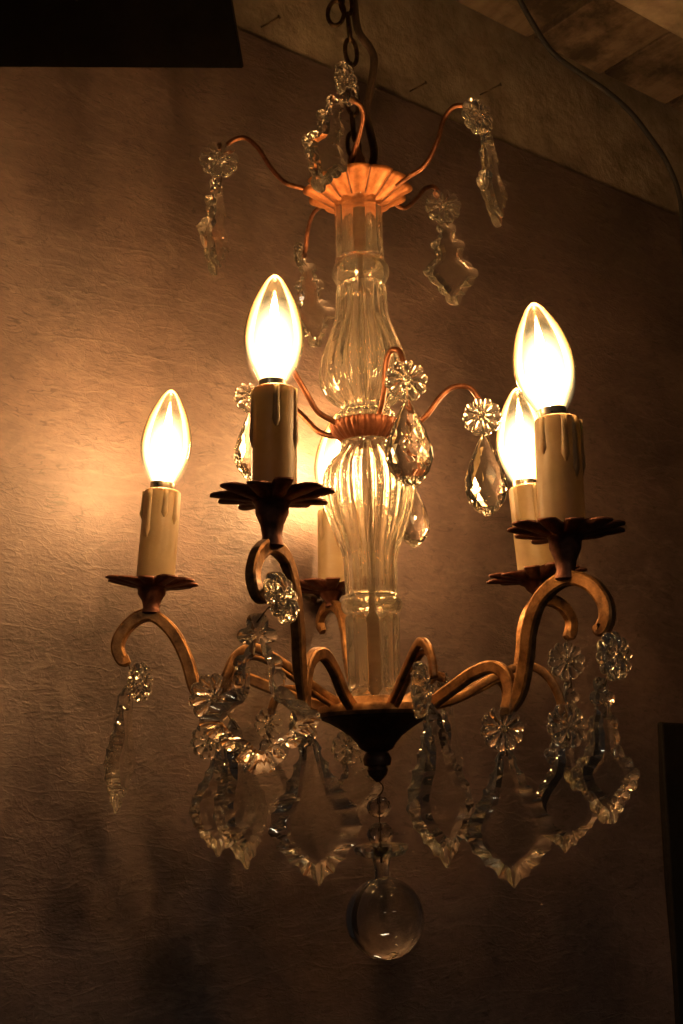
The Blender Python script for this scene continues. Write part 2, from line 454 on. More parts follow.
# black cable drooping below the planks
ck = [(505,-30), (520,0), (533,24), (552,52), (578,72), (605,90), (630,112), (652,140), (668,165), (680,198), (683,240), (690,300)]
cpts = []
for px, py in ck:
    cpts.append(hit_z(px, py, ZTOP + zb*0.5 - 0.12*max(0, min(1, (py + 30)/230))))
tb = tube('hanging_cable', [p - cpts[0] for p in cpts], 0.0024, 'black_rubber', None, Vector(), 10, 6)
tb.location = cpts[0]
tag(tb, 'black cable drooping under the ceiling planks at upper right', 'cable')

# ------------------------------------------------------------------ chandelier: column, plates, arms
AX = lambda y: at(357.3 + (y - 180)*0.0345, y, 0.0)
AXD = (AX(200) - AX(780)).normalized()
ORI = AX(782)
ch = thing('chandelier', ORI, 'five arm gilt metal chandelier with glass column and candle sleeves', 'chandelier')
def H(y): return (AX(y) - ORI).dot(AXD)
def prof(rows): return [(hw*mpp(y), H(y)) for y, hw in rows]
def plathe(name, rows, mat, seg=64, rib=None, sm=True, sharp=None, smoothn=0, parent=ch):
    p = prof(rows)
    if smoothn: p = smooth_profile(p, smoothn)
    return lathe(name, p, mat, parent, ORI, ORI, AXD, seg, rib, sm, sharp)
def flute(n, amp):
    return lambda a, r, h: r*(1 + amp*(abs(math.cos(n*a/2)) - 0.6))
WALLT = 0.0034
def glass_piece(name, rows, n, amp, ribrange=None, label=None):
    outer = smooth_profile(prof(rows), 5)
    lo, hi = outer[0][1], outer[-1][1]
    inner = [(max(r - WALLT, 0.003), h) for r, h in outer][::-1]
    full = outer + inner + [outer[0]]
    no = len(outer)
    inner_r = {(round(r, 9), round(h, 9)) for r, h in inner}
    def rib(a, r, h):
        if (round(r, 9), round(h, 9)) in inner_r: return r
        k = amp
        if ribrange:
            e = min(abs(h - lo), abs(hi - h))/(hi - lo)
            k = amp*min(1.0, e/ribrange)
        return r*(1 + k*(abs(math.cos(n*a/2)) - 0.6))
    o = lathe(name, full, 'column_glass', ch, ORI, ORI, AXD, 144, rib, True, None)
    if label: o['label'] = label
    return o
glass_piece('glass_tube', [(262,24.5),(245,23.2),(215,23.2),(207,24),(203,27),(199,27),(196,24)], 11, 0.085, 0.1, 'upper glass tube under the crown')
glass_piece('glass_collar', [(286,23),(281,26),(276,28.5),(270,28.5),(266,26),(263.5,23)], 12, 0.0)
glass_piece('glass_baluster', [(421,26),(416,29),(412,25),(407,24),(401,32),(392,40),(380,43.5),(366,42.5),(350,38),(334,31.5),(318,26.5),(304,25),(287,24.5)], 20, 0.10, 0.06, 'ribbed upper glass baluster with low belly')
glass_piece('glass_baluster', [(597,25.5),(575,26),(560,26.5),(548,29),(532,35),(515,41),(500,44.5),(486,45),(472,42),(462,36),(454,29),(448,26),(443,26)], 20, 0.065, 0.06, 'ribbed lower glass baluster with high shoulder')
glass_piece('glass_collar', [(614,26),(611,29.5),(606,31),(601,30),(598.5,26)], 12, 0.0)
glass_piece('glass_tube', [(697,31),(692,31),(688,28),(682,26),(660,26),(630,26.5),(618,27),(615.5,26)], 11, 0.085, 0.1, 'lower glass tube standing on the plate')
plathe('centre_rod', [(705,3.2),(180,3.2)], 'rod', 16)
# crown at the top: lobed copper dish, open upwards
def crown_mesh():
    n = 12; m = 96
    rows = [(209,21),(205,26),(201,34),(197,42),(193,50),(190.5,55)]
    V, Fc = [], []
    xr = Vector((0,-1,0)); xr = (xr - AXD*xr.dot(AXD)).normalized(); yr = AXD.cross(xr)
    for side in (0, 1):
        for i, (y, hw) in enumerate(rows):
            for k in range(m):
                a = 2*PI*k/m; lob = abs(math.cos(n*a/2))
                f = i/(len(rows)-1)
                r = hw*mpp(y)*(1 - 0.15*f*(1-lob**0.6)) - side*0.0010
                crease = -0.0022*f*(1-lob)**2.0
                V.append(AXD*(H(y) + crease*-1 + side*0.0008) + xr*(r*math.cos(a)) + yr*(r*math.sin(a)))
    nr = len(rows)
    for s in (0,1):
        for i in range(nr-1):
            for k in range(m):
                b = s*nr*m
                q = (b+i*m+k, b+i*m+(k+1)%m, b+(i+1)*m+(k+1)%m, b+(i+1)*m+k)
                Fc.append(q if s == 0 else q[::-1])
    for k in range(m):
        Fc.append(((nr-1)*m+k, (nr-1)*m+(k+1)%m, (2*nr-1)*m+(k+1)%m, (2*nr-1)*m+k))
    Fc.append(tuple(range(m))[::-1])
    return fixn(mesh('crown', V, Fc, True))
crown = obj('crown', crown_mesh(), 'copper', ch, 'bright copper crown dish with lobed rim')
# thin dark copper lines between the lobes
for k in range(12):
    a = 2*PI*(k+0.5)/12
    xr = Vector((0,-1,0)); xr = (xr - AXD*xr.dot(AXD)).normalized(); yr = AXD.cross(xr)
    pts = []
    for (y, hw, f) in ((205,26,.2),(201,34,.4),(197,42,.6),(193,50,.8),(190.5,55,1)):
        r = hw*mpp(y)*(1 - 0.15*f) + 0.0001
        pts.append(AXD*(H(y) + 0.0022*f - 0.0002) + xr*(r*math.cos(a)) + yr*(r*math.sin(a)))
    o = tube('crease', pts, 0.00055, 'dark_copper', crown, Vector(), 6, 3)
plathe('crown_stem', [(196,8),(176,7),(168,10),(160,9),(152,5),(146,3)], 'gilt', 20)
# small scored copper dish between the balusters
def dish_rib(a, r, h): return (r*(1 + 0.09*abs(math.cos(16*a))), 0)
plathe('middle_dish', [(443,20),(441,24),(436,29),(430,33),(426,34),(424.5,33.5),(427,29),(428,20)], 'brown_copper', 160, dish_rib, True, 40)
# bottom plate and bell
plathe('base_plate', [(716,40),(716.5,57),(713,59),(709,58.5),(706,57),(705.5,50),(701,46),(698.5,44),(698,34)], 'gilt', 72, None, True, 35)
plathe('bell', [(782,2),(779,5),(775,9),(770,10.5),(766.5,9),(765,13.5),(759,14.5),(754,12.5),(752,10),(749,16),(744,19),(736,26),(728,37),(722,47),(719,54),(716.5,55)], 'bronze', 64, None, True, 40)

# ---- arms
PHI = {'A': -96, 'B': -24, 'C': 48, 'D': 120, 'E': 192}
def yd(phi, r): return -math.cos(math.radians(phi))*r*S
BAR = [(1.0,0.55),(0.7,0.75),(-0.7,0.75),(-1.0,0.55),(-1.0,-0.55),(-0.7,-0.75),(0.7,-0.75),(1.0,-0.55)]
arms = {
 'A': ([(330,709,45),(300,700,75),(270,688,105),(242,678,135),(222,681,152),(209,692,163),(202,708,169)],
       [(202,708,169),(195,688,180),(187,660,188),(176,637,198),(164,623,210),(150,615,222),(135,620,240),(122,634,252),(118,648,256),(123,660,250),(129,658,247)]),
 'B': ([(354,710,45),(343,692,70),(334,670,95),(324,655,118),(314,656,135),(307,672,150),(304,708,165)],
       [(304,708,165),(300,672,172),(298,632,180),(294,592,190),(286,560,205),(272,546,228),(259,553,250),(253,572,262),(256,590,265),(263,596,260),(267,590,257)]),
 'C': ([(428,706,60),(450,690,85),(474,673,115),(492,667,138),(505,674,153),(510,692,162),(506,716,165)],
       [(506,716,165),(519,694,172),(526,660,182),(530,627,195),(541,598,212),(565,579,236),(589,583,262),(604,600,280),(607,617,285),(602,629,280),(597,624,276)]),
 'D': ([(425,707,50),(455,698,80),(480,686,110),(498,678,140),(507,688,155),(508,704,165)],
       [(508,704,165),(517,684,172),(522,652,182),(524,628,195),(532,608,212),(547,600,236),(562,606,258),(571,620,268),(570,634,264),(565,632,260)]),
 'E': ([(368,708,45),(363,698,100),(360,687,140),(358,698,165)],
       [(358,698,165),(351,675,172),(347,652,182),(345,632,195),(340,612,212),(332,605,232),(324,610,250),(320,622,262),(323,632,258)]),
}
cups = {  # cup centre px, petal radius px, neck bottom px, radius (r)
 'A': ((152,587), 48, (151,613), 222), 'B': ((272,501), 62, (272,546), 232), 'C': ((565,536), 60, (566,579), 238),
 'D': ((536,580), 50, (545,601), 236), 'E': ((331,591), 45, (333,606), 232)}
candles = {  # base, top, half width
 'A': ((155,583), (163,491), 19), 'B': ((274,492), (275,389), 23), 'C': ((562,528), (557,419), 23.5),
 'D': ((538,576), (527,487), 19.5), 'E': ((336,588), (335,510), 18)}
bulbs = {    # neck, tip, half width
 'A': ((162,488), (171.5,390), 25.5), 'B': ((273,387), (275,275), 30.5), 'C': ((552,415), (533,303), 31.5),
 'D': ((525,486), (517,388), 26.5), 'E': ((336,508), (341,412), 24.5)}
who = {'A': 'leftmost candle', 'B': 'tall front left candle', 'C': 'front right candle', 'D': 'half hidden right rear candle', 'E': 'rear candle behind the glass column'}
def path(rows, phi): return [at(x, y, yd(phi, r)) for x, y, r in rows]
def petal_cup(R, npet=11):
    """flower shaped drip dish, local z up, rim radius R"""
    per = 8; m = npet*per
    fr = [0.0, 0.22, 0.34, 0.5, 0.68, 0.84, 0.95, 1.0]
    V, Fc = [], []
    rr = random.Random(int(R*1e6)); dr = [rr.uniform(-0.10, 0.08) for _ in range(npet)]; sr = [rr.uniform(0.93, 1.05) for _ in range(npet)]
    for side in (0, 1):
        for f in fr:
            for k in range(m):
                a = 2*PI*k/m; pi_ = int(((k + per/2) % m)//per); u = (((k + per/2) % per)/per - 0.5)*2   # -1..1 across a petal
                edge = (1 - abs(u)**2.6)**0.5 if abs(u) < 1 else 0
                lim = (0.42 + 0.58*edge)*sr[pi_]
                r = R*f*(1 if f < 0.4 else (0.4 + (f-0.4)/0.6*(lim-0.4))/f)
                r = max(r, R*0.05)
                da = (2*PI/npet)*(-0.10*u)*max(0, f-0.4)
                z = R*(0.05*f + (0.13+dr[pi_])*max(0, f-0.35)**1.5 + 0.07*abs(u)**2*max(0, f-0.3)) - 0.0012*side
                if f < 0.3: z -= R*0.02
                V.append(Vector((r*math.cos(a+da), r*math.sin(a+da), z)))
    nr = len(fr)
    for s in (0,1):
        b = s*nr*m
        for i in range(nr-1):
            for k in range(m):
                q = (b+i*m+k, b+i*m+(k+1)%m, b+(i+1)*m+(k+1)%m, b+(i+1)*m+k)
                Fc.append(q if s == 0 else q[::-1])
    for k in range(m): Fc.append(((nr-1)*m+k, (nr-1)*m+(k+1)%m, (2*nr-1)*m+(k+1)%m, (2*nr-1)*m+k))
    return fixn(mesh('drip_cup', V, Fc, True))
def frame_from(zaxis, face=Vector((0,-1,0)), spin=0.0):
    z = zaxis.normalized(); x = (face - z*face.dot(z)).normalized(); y = z.cross(x)
    R = Matrix((x, y, z)).transposed().to_4x4()
    return R @ Matrix.Rotation(spin, 4, 'Z')
def place(o, loc, R, scale=(1,1,1)):
    o.matrix_local = Matrix.Translation(loc) @ R @ Matrix.Diagonal((*scale, 1))
def drip_verts(V, Fc, ang, r0, z_top, length, wd, r_of):
    """one wax drip: a half-round bead run down the sleeve"""
    ring = 6; steps = 7; base = len(V)
    for i in range(steps):
        t = i/(steps-1); z = z_top - length*t
        ww = wd*(0.75 + 0.5*t**3) if i < steps-1 else wd*0.35
        th = wd*(0.55 + 0.5*t**3) if i < steps-1 else wd*0.2
        for k in range(ring):
            u = -1 + 2*k/(ring-1)
            a = ang + u*ww/r0
            V.append(Vector(((r0 - 0.0002 + th*math.sqrt(max(0, 1-u*u)))*math.cos(a), (r0 - 0.0002 + th*math.sqrt(max(0, 1-u*u)))*math.sin(a), z)))
    for i in range(steps-1):
        for k in range(ring-1): Fc.append((base+i*ring+k, base+i*ring+k+1, base+(i+1)*ring+k+1, base+(i+1)*ring+k))
def candle_mesh(r, h, seed):
    seg = 40; rows = [(0.0, r*0.7), (0.0, r), (h*0.5, r*0.995), (h*0.94, r*0.985), (h*0.985, r*0.96), (h, r*0.86), (h, r*0.55), (h*0.96, r*0.52)]
    V, Fc = [], []
    for z, q in rows:
        for k in range(seg): V.append(Vector((q*math.cos(2*PI*k/seg), q*math.sin(2*PI*k/seg), z)))
    for i in range(len(rows)-1):
        for k in range(seg): Fc.append((i*seg+k, i*seg+(k+1)%seg, (i+1)*seg+(k+1)%seg, (i+1)*seg+k))
    return V, Fc
GLOW_SPECS = []
for key in 'ABCDE':
    phi = PHI[key]
    inner, outer = arms[key]
    bn = Vector((math.cos(math.radians(phi)), math.sin(math.radians(phi)), 0))   # across the arm's plane
    arm = bpy.data.objects.new('candle_arm', None); C.objects.link(arm); arm.parent = ch; arm.empty_display_size = 0.01
    arm['label'] = 'scrolled gilt arm carrying the ' + who[key]
    tp = lambda t: 0.0041*(0.62 + 0.38*min(1, t/0.12, (1-t)/0.10 + 0.25))
    tube('lower_scroll', path(inner, phi), 0.0037, 'gilt', arm, ORI, sec=BAR, binormal=bn, smooth=True, n=8).data.set_sharp_from_angle(angle=0.5)
    tube('upper_scroll', path(outer, phi), tp, 'gilt', arm, ORI, sec=BAR, binormal=bn, smooth=True, n=8).data.set_sharp_from_angle(angle=0.5)
    (cx, cy_), cr, (nx, ny), rr_ = cups[key]
    Y = yd(phi, rr_)
    (bx, by), (tx, ty), hw = candles[key]
    base, top = at(bx, by, Y), at(tx, ty, Y); axd = (top - base).normalized()
    px = mpp(by, Y)
    cc = at(cx, cy_, Y); nb = at(nx, ny, Y)
    # neck under the cup
    hN = (cc - nb).length
    lathe('cup_neck', [(0.0045, -0.001), (0.0062, 0.0), (0.0060, hN*0.10), (0.0052, hN*0.2), (0.0062, hN*0.45), (0.0088, hN*0.7), (0.0092, hN*0.9), (0.0120, hN*1.0+0.001)], 'dark_copper', arm, ORI, nb, cc - nb, 24, None, True, 40)
    o = obj('drip_cup', petal_cup(cr*px), 'dark_copper', arm); place(o, cc - ORI, frame_from(axd, spin=0.3*'ABCDE'.index(key)))
    r = hw*px; h = (top - base).length
    V, Fc = candle_mesh(r, h, key)
    cd = obj('candle_sleeve', fixn(mesh('candle_sleeve', V, Fc, True)), 'candle', arm); cd.data.set_sharp_from_angle(angle=0.8)
    Rf = frame_from(axd); place(cd, base - ORI, Rf)
    rd = random.Random(ord(key)*3)
    angs = {'A': (-0.55, 0.35, 1.0, 2.4, 3.6, 4.9), 'B': (-1.35, 0.12, 1.2, 2.5, 3.8), 'C': (-0.9, 0.12, 0.62, 1.35, 2.6, 4.0)}.get(key, (-0.9, 0.2, 1.1, 2.5, 3.8))
    lens = {'A': (0.52, 0.30, 0.36), 'B': (0.56, 0.40, 0.60), 'C': (0.34, 0.42, 0.56, 0.5)}.get(key, (0.4, 0.5, 0.3))
    for i, a in enumerate(angs):
        V2, F2 = [], []
        # azimuth measured from the viewer, positive to the right
        drip_verts(V2, F2, a, r*0.99, h*0.975, h*(lens[i] if i < len(lens) else rd.uniform(0.25, 0.5)), r*0.19, None)
        dr_ = obj('wax_drip', mesh('wax_drip', V2, F2, True), 'candle', arm); place(dr_, base - ORI, Rf)
    # ---- the bulb: screwed into the sleeve, a thing of its own
    (n0, n1), (t0, t1), bw = bulbs[key]
    nk, tip = at(n0, n1, Y), at(t0, t1, Y); bd = (tip - nk).normalized(); bl = (tip - nk).length; br = bw*mpp(n1, Y)
    blab = {'A': 'lit clear candle bulb on the leftmost sleeve beside bare wall', 'B': 'lit clear candle bulb on front left sleeve, highest on the left half',
            'C': 'large lit clear candle bulb on the front right sleeve', 'D': 'lit candle bulb half hidden behind the front right bulb',
            'E': 'lit candle bulb glowing behind the lower glass baluster'}[key]
    bt = thing('candle_bulb', nk, blab, 'light bulb', 'lit candle bulbs')
    pr = smooth_profile([(br*0.38, -0.002), (br*0.44, bl*0.03), (br*0.60, bl*0.11), (br*0.88, bl*0.25), (br*1.0, bl*0.40), (br*0.95, bl*0.55), (br*0.78, bl*0.71), (br*0.55, bl*0.84), (br*0.30, bl*0.945), (br*0.12, bl*0.99), (1e-5, bl)], 4)
    lathe('glass_envelope', pr, 'bulb_glass', bt, nk, nk, bd, 40)
    capl = (nk - top).length
    lathe('screw_cap', [(br*0.40, -capl-0.012), (br*0.42, -capl), (br*0.47, -0.001), (br*0.47, bl*0.045), (br*0.40, bl*0.05)], 'cap', bt, nk, nk, bd, 32, None, True, 40)
    lathe('filament', smooth_profile([(1e-5, bl*0.10), (br*0.17, bl*0.12), (br*0.19, bl*0.27), (br*0.19, bl*0.46), (br*0.15, bl*0.64), (br*0.06, bl*0.78), (1e-5, bl*0.82)], 2), 'core', bt, nk, nk, bd, 12)
    # added glow volume standing in for lens bloom (unit sphere scaled inside the glass)
    bm = bmesh.new(); bmesh.ops.create_icosphere(bm, subdivisions=3, radius=1.0)
    me = bpy.data.meshes.new('bloom_volume'); bm.to_mesh(me); bm.free()
    g = obj('bloom_volume', me, 'glow', bt); place(g, bd*(bl*0.385), frame_from(bd), (br*0.98, br*0.98, bl*0.42))

# plain hooks between the arms
hooks = {
 'h1': (-60, [(348,708,45),(325,695,70),(305,680,95),(278,660,120),(252,648,140),(236,656,152),(227,674,158),(222,690,160)]),
 'h2': (-132, [(350,708,45),(325,698,80),(300,690,110),(285,690,130),(275,700,142),(270,714,148)]),
 'h3': (12, [(388,710,40),(397,690,65),(408,664,90),(419,643,112),(427,646,125),(432,660,132),(434,678,135)]),
 'h4': (84, [(430,706,50),(460,697,80),(500,674,115),(528,666,145),(546,675,160),(558,694,168),(563,716,170)]),
 'h5': (156, [(395,708,45),(420,690,90),(436,676,120),(442,680,135),(443,688,140)]),
}
for k, (phi, rows) in hooks.items():
    bn = Vector((math.cos(math.radians(phi)), math.sin(math.radians(phi)), 0))
    tube('hook_arm', path(rows, phi), 0.0026, 'gilt', ch, ORI, sec=BAR, binormal=bn, n=8)
    if k in ('h3', 'h1'):
        rows2 = [(x + 3, y + 6 + 4*math.sin(PI*i/(len(rows)-1)), r*0.97) for i, (x, y, r) in enumerate(rows)]
        tube('hook_arm', path(rows2[:-1], phi), 0.0019, 'gilt', ch, ORI, seg=8, n=8)
# crown wires (top tier) and middle wires
wires = [
 (-87, [(312,192,40),(302,188,52),(286,183,70),(271,168,88),(258,148,104),(245,138,118),(232,141,132),(221,152,142)], 0.0017),
 (-15, [(346,176,25),(352,160,45),(358,140,75),(363,118,105),(360,105,128),(352,100,138),(347,96,142)], 0.0017),
 (57, [(396,186,40),(408,177,52),(425,165,75),(437,142,98),(444,119,116),(455,106,132),(470,107,142)], 0.0017),
 (129, [(390,200,45),(404,208,62),(416,199,90),(425,189,112),(434,187,128),(441,196,138)], 0.0017),
 (201, [(322,205,45),(313,214,70),(308,230,100),(306,248,120),(303,258,130)], 0.0017),
 (25, [(372,427,20),(379,415,32),(384,392,48),(386,364,60),(391,351,68),(399,351,76),(404,364,82)], 0.0019),
 (75, [(380,430,20),(408,428,40),(426,416,60),(440,397,78),(454,387,92),(470,388,104),(481,402,112)], 0.0019),
 (125, [(378,432,20),(390,440,45),(400,445,65),(408,455,80),(411,464,84)], 0.0019),
 (-110, [(342,434,20),(332,436,32),(318,431,50),(305,418,68),(292,407,86),(272,400,104),(255,394,114)], 0.0019),
 (-50, [(340,426,20),(333,421,30),(318,412,50),(308,396,66),(298,379,80),(288,362,92),(280,352,98)], 0.0019),
]
for phi, rows, r in wires:
    tube('wire_arm', path(rows, phi), r, 'copper_wire', ch, ORI, seg=8, n=8)

# ------------------------------------------------------------------ crystals
def rosette_mesh(npet=10, seed=0):
    """unit radius, faces +y? local: disc in xz plane, front towards -y"""
    per = 8; m = npet*per; fr = [0.0, 0.12, 0.28, 0.45, 0.62, 0.78, 0.9, 0.97, 1.0]
    V, Fc = [], []; nr = len(fr)
    for s in (0, 1):
        for f in fr:
            for k in range(m):
                a = 2*PI*k/m + 0.15; lob = abs(math.cos(npet*(a-0.15)/2))
                R = 0.84 + 0.16*lob**0.55
                r = max(f, 0.004)*R
                dome = math.sqrt(max(0, 1-f**3.2))
                if s == 0: y = -(0.06 + 0.36*dome*(0.35 + 0.65*lob**0.7*min(1, f*2.2)) )
                else: y = 0.06 + 0.05*dome*(0.4+0.6*lob)
                if f == 1.0: y = -0.03 if s == 0 else 0.03
                V.append((r*math.cos(a), y, r*math.sin(a)))
    for s in (0, 1):
        b = s*nr*m
        for i in range(nr-1):
            for k in range(m):
                q = (b+i*m+k, b+i*m+(k+1)%m, b+(i+1)*m+(k+1)%m, b+(i+1)*m+k)
                Fc.append(q if s == 0 else q[::-1])
        Fc.append(tuple(b+k for k in range(m)))
    for k in range(m): Fc.append(((nr-1)*m+k, (nr-1)*m+(k+1)%m, (2*nr-1)*m+(k+1)%m, (2*nr-1)*m+k))
    me = fixn(mesh('rosette', V, Fc, True)); me.set_sharp_from_angle(angle=math.radians(38)); return me
PROF = {
 'kite': [(0,0),(.02,.10),(.06,.16),(.10,.20),(.13,.29),(.17,.31),(.20,.26),(.225,.17),(.26,.26),(.31,.37),(.38,.40),(.46,.42),(.52,.52),(.58,.74),(.64,.95),(.69,1.0),(.75,.86),(.83,.58),(.91,.36),(.97,.20),(1,0)],
 'leaf': [(0,.0),(.02,.12),(.06,.20),(.10,.20),(.16,.28),(.25,.42),(.35,.58),(.45,.78),(.54,.94),(.61,1.0),(.69,.96),(.78,.76),(.86,.52),(.93,.28),(.98,.09),(1,0)],
 'serrated': [(0,0),(.03,.25),(.08,.40),(.12,.36),(.16,.28),(.22,.48),(.28,.60),(.34,.52),(.40,.44),(.47,.62),(.54,.9),(.60,1.0),(.66,.92),(.72,.72),(.80,.5),(.88,.32),(.95,.2),(1,0)],
}
def drop_mesh(kind, nscal=30, asp=0.72, bev=0.15, th=0.055, scal=0.022, seed=0):
    """unit height, hanging from z=0 to z=-1; half width asp/2; thickness along y"""
    tab = PROF[kind]; hwid = asp/2
    side = catmull([Vector((w*hwid, -t, 0)) for t, w in tab], 12)
    loop = side + [Vector((-p.x, p.y, 0)) for p in side[::-1][1:-1]]
    cum = [0]
    for a, b in zip(loop, loop[1:] + loop[:1]): cum.append(cum[-1] + (b-a).length)
    tot = cum[-1]
    def pt(s):
        s %= tot
        lo, hi = 0, len(loop)
        while hi - lo > 1:
            mid = (lo+hi)//2
            if cum[mid] <= s: lo = mid
            else: hi = mid
        a, b = loop[lo], loop[(lo+1) % len(loop)]; f = (s-cum[lo])/max(1e-9, cum[lo+1]-cum[lo])
        return a + (b-a)*f
    rd = random.Random(seed); SEG = 6; npts = nscal*SEG
    concave = kind == 'leaf'
    ring0, r1, r2, zs1 = [], [], [], []
    jit = [rd.uniform(0.75, 1.25) for _ in range(nscal+1)]
    for i in range(npts):
        p = pt(i*tot/npts); q = pt((i+0.5)*tot/npts); pr_ = pt((i-0.5)*tot/npts)
        t = (q-pr_).normalized(); nrm = Vector((-t.y, t.x, 0))
        if nrm.dot(p - Vector((0, -0.5, 0))) < 0: nrm = -nrm
        u = (i % SEG)/SEG; sidx = i//SEG
        cup = (2*u - 1)**2                    # 1 on the ridge between two flutes, 0 in its middle
        out = scal*(cup if concave else jit[sidx]*(1 - cup))
        zz = (0.54 + 0.20*cup) if concave else (0.63 - 0.16*cup)
        zz *= 1 + (jit[sidx] - 1)*0.30*(1 - cup)
        e = p + nrm*out
        lim, mid_, body = {'kite': (-0.222, -0.13, -0.30), 'serrated': (-0.15, -0.09, -0.22), 'leaf': (0.1, 0, -0.09)}[kind]
        top_lobe = p.y > lim
        yc = mid_ if top_lobe else min(body, max(-0.78, p.y))
        spv = Vector((0, yc, 0)) - p; ln_ = max(spv.length, 1e-6)
        b1 = min(bev*0.5, 0.32*ln_); b2 = min(bev*(0.96 + 0.06*cup), (0.80 if top_lobe else 0.58)*ln_)
        ring0.append(e); r1.append(p + spv*(b1/ln_)); r2.append(p + spv*(b2/ln_)); zs1.append(zz)
    V = []
    for s in (-1, 1):
        for e in ring0: V.append((e.x, s*th*0.10, e.y))
        for e, z in zip(r1, zs1): V.append((e.x, s*th*0.5*z, e.y))
        for e in r2: V.append((e.x, s*th*0.5, e.y))
    n = npts; Fc = []
    for si, s in enumerate((-1, 1)):
        b = si*3*n
        for rI in range(2):
            for k in range(n):
                Fc.append((b+rI*n+k, b+rI*n+(k+1)%n, b+(rI+1)*n+(k+1)%n, b+(rI+1)*n+k))
        Fc.append(tuple(b+2*n+k for k in range(n)))
    for k in range(n): Fc.append((k, (k+1)%n, 3*n+(k+1)%n, 3*n+k))
    me = fixn(mesh('crystal_drop', V, Fc, True)); me.set_sharp_from_angle(angle=math.radians(14))
    me.materials.append(M['crystal']); me.materials.append(M['cut_bevel'])
    for p_ in me.polygons:                       # polished table inside, ground flutes round the rim
        if len(p_.vertices) == 4: p_.material_index = 1
    return me
def tear_mesh(asp=0.58, th=0.30):
    """faceted almond drop, unit height"""
    rows = [(0.0, .05, 0), (0.06, .17, 1), (0.20, .42, 0), (0.38, .74, 1), (0.56, .97, 0), (0.70, 1.0, 1), (0.84, .80, 0), (0.94, .48, 1), (1.0, .12, 0)]
    m = 12; V, Fc = [], []
    for t, w_, o in rows:
        for k in range(m):
            a = 2*PI*(k + 0.5*o)/m
            V.append((w_*asp/2*math.cos(a), w_*th/2*math.sin(a), -t))
    for i in range(len(rows)-1):
        o = rows[i][2]
        for k in range(m):
            a0, a1, b0, b1 = i*m+k, i*m+(k+1)%m, (i+1)*m+k, (i+1)*m+(k+1)%m
            if o == 0: Fc += [(a0, a1, b0), (a1, b1, b0)]
            else: Fc += [(a0, b1, b0), (a0, a1, b1)]
    Fc.append(tuple(range(m))); Fc.append(tuple(range((len(rows)-1)*m, len(rows)*m)))
    return fixn(mesh('crystal_drop', V, Fc, False))
ROS = rosette_mesh()
DROPS = {}
def drop_for(kind, asp, seed):
    if kind == 'tear': return tear_mesh(asp)
    if kind == 'serrated': return drop_mesh('serrated', 18, asp, 0.12, 0.125, 0.030, seed)
    return drop_mesh(kind, 24 if kind == 'kite' else 20, asp, 0.13, 0.12, 0.024 if kind == 'kite' else 0.022, seed)
RIGHT = Vector((1,0,0))
def face_frame(up, yaw, tilt=0.0):
    """frame whose -y looks at the camera turned by yaw; z along up"""
    z = up.normalized(); x = Vector((math.cos(math.radians(yaw)), math.sin(math.radians(yaw)), 0))
    x = (x - z*x.dot(z)).normalized(); y = z.cross(x)
    return Matrix((x, y, z)).transposed().to_4x4() @ Matrix.Rotation(math.radians(tilt), 4, 'X')
def pendant(label, Y, hook, ros, rosR, ros_yaw, top, bot, wpx, yaw, kind, group, tilt=0, seed=0, turn=0):
    H0 = at(*hook, Y)
    t = thing('crystal_pendant', H0, label, 'crystal pendant', group)
    rp_ = at(*ros, Y - 0.003); pxs = mpp(ros[1], Y)
    o = obj('rosette', ROS, 'rosette_glass', t); place(o, rp_ - H0, face_frame(Vector((0,0,1)), ros_yaw, tilt) @ Matrix.Rotation(turn, 4, 'Y'), (rosR*pxs,)*3)
    nrm = (face_frame(Vector((0,0,1)), ros_yaw, tilt) @ Vector((0,-1,0)))
    bm = bmesh.new(); bmesh.ops.create_icosphere(bm, subdivisions=2, radius=rosR*pxs*0.20)
    me = bpy.data.meshes.new('bead'); bm.to_mesh(me); bm.free(); me.shade_smooth()
    b = obj('bead', me, 'crystal', o); b.matrix_local = Matrix.Translation((0, -0.42, 0)) @ Matrix.Scale(1/(rosR*pxs), 4)
    T, B = at(*top, Y), at(*bot, Y); hh = (T - B).length
    asp = wpx*mpp(bot[1], Y)/hh
    d = obj('crystal_drop', drop_for(kind, asp, seed), 'crystal', t); place(d, T - H0, face_frame(T - B, yaw), (hh,)*3)
    # bent wire: hook -> behind rosette -> drop hole
    hole = T + (B - T)*0.055
    back = rp_ - nrm*(rosR*pxs*0.14)
    fr_ = face_frame(T - B, yaw) @ Vector((0,-1,0))
    pts = [H0 - H0, (H0*0.5 + back*0.5) - H0 - nrm*0.0015, back - H0, (back*0.5 + hole*0.5) - H0 - nrm*0.001 + fr_*0.003, hole - H0 + fr_*0.0026, hole - H0 - fr_*0.0005]
    tube('wire', pts, 0.00045, 'wire', t, Vector(), 6, 6)
    return t
GT, GM, GL = 'crystals on the crown wires', 'teardrop crystals around the middle dish', 'crystals hung from the lower arms'
yy = yd
pendant('narrow crystal on the leftmost crown wire', yy(-87,142), (221,152), (219,160), 20, 8, (217,182), (213,275), 52, 62, 'serrated', GT, seed=1)
pendant('crystal hanging before the chain, overlapping the copper crown', yy(-15,142), (347,96), (345,84), 22, 62, (336,99), (317,191), 58, 46, 'serrated', GT, seed=2)
pendant('crystal on the highest right crown wire, against the beam', yy(57,142), (470,107), (477,117), 20, 35, (486,132), (497,227), 46, 48, 'serrated', GT, seed=3)
pendant('kite shaped crystal on crown wire, right rear, above the wall', yy(129,138), (441,196), (443,207), 18.5, 5, (446,224), (454,305), 54, 14, 'serrated', GT, seed=4)
pendant('small outlined crystal just right of the front left bulb tip', yy(201,130), (303,258), (299,256), 14, 72, (307,264), (316,347), 44, 10, 'serrated', GT, seed=5)
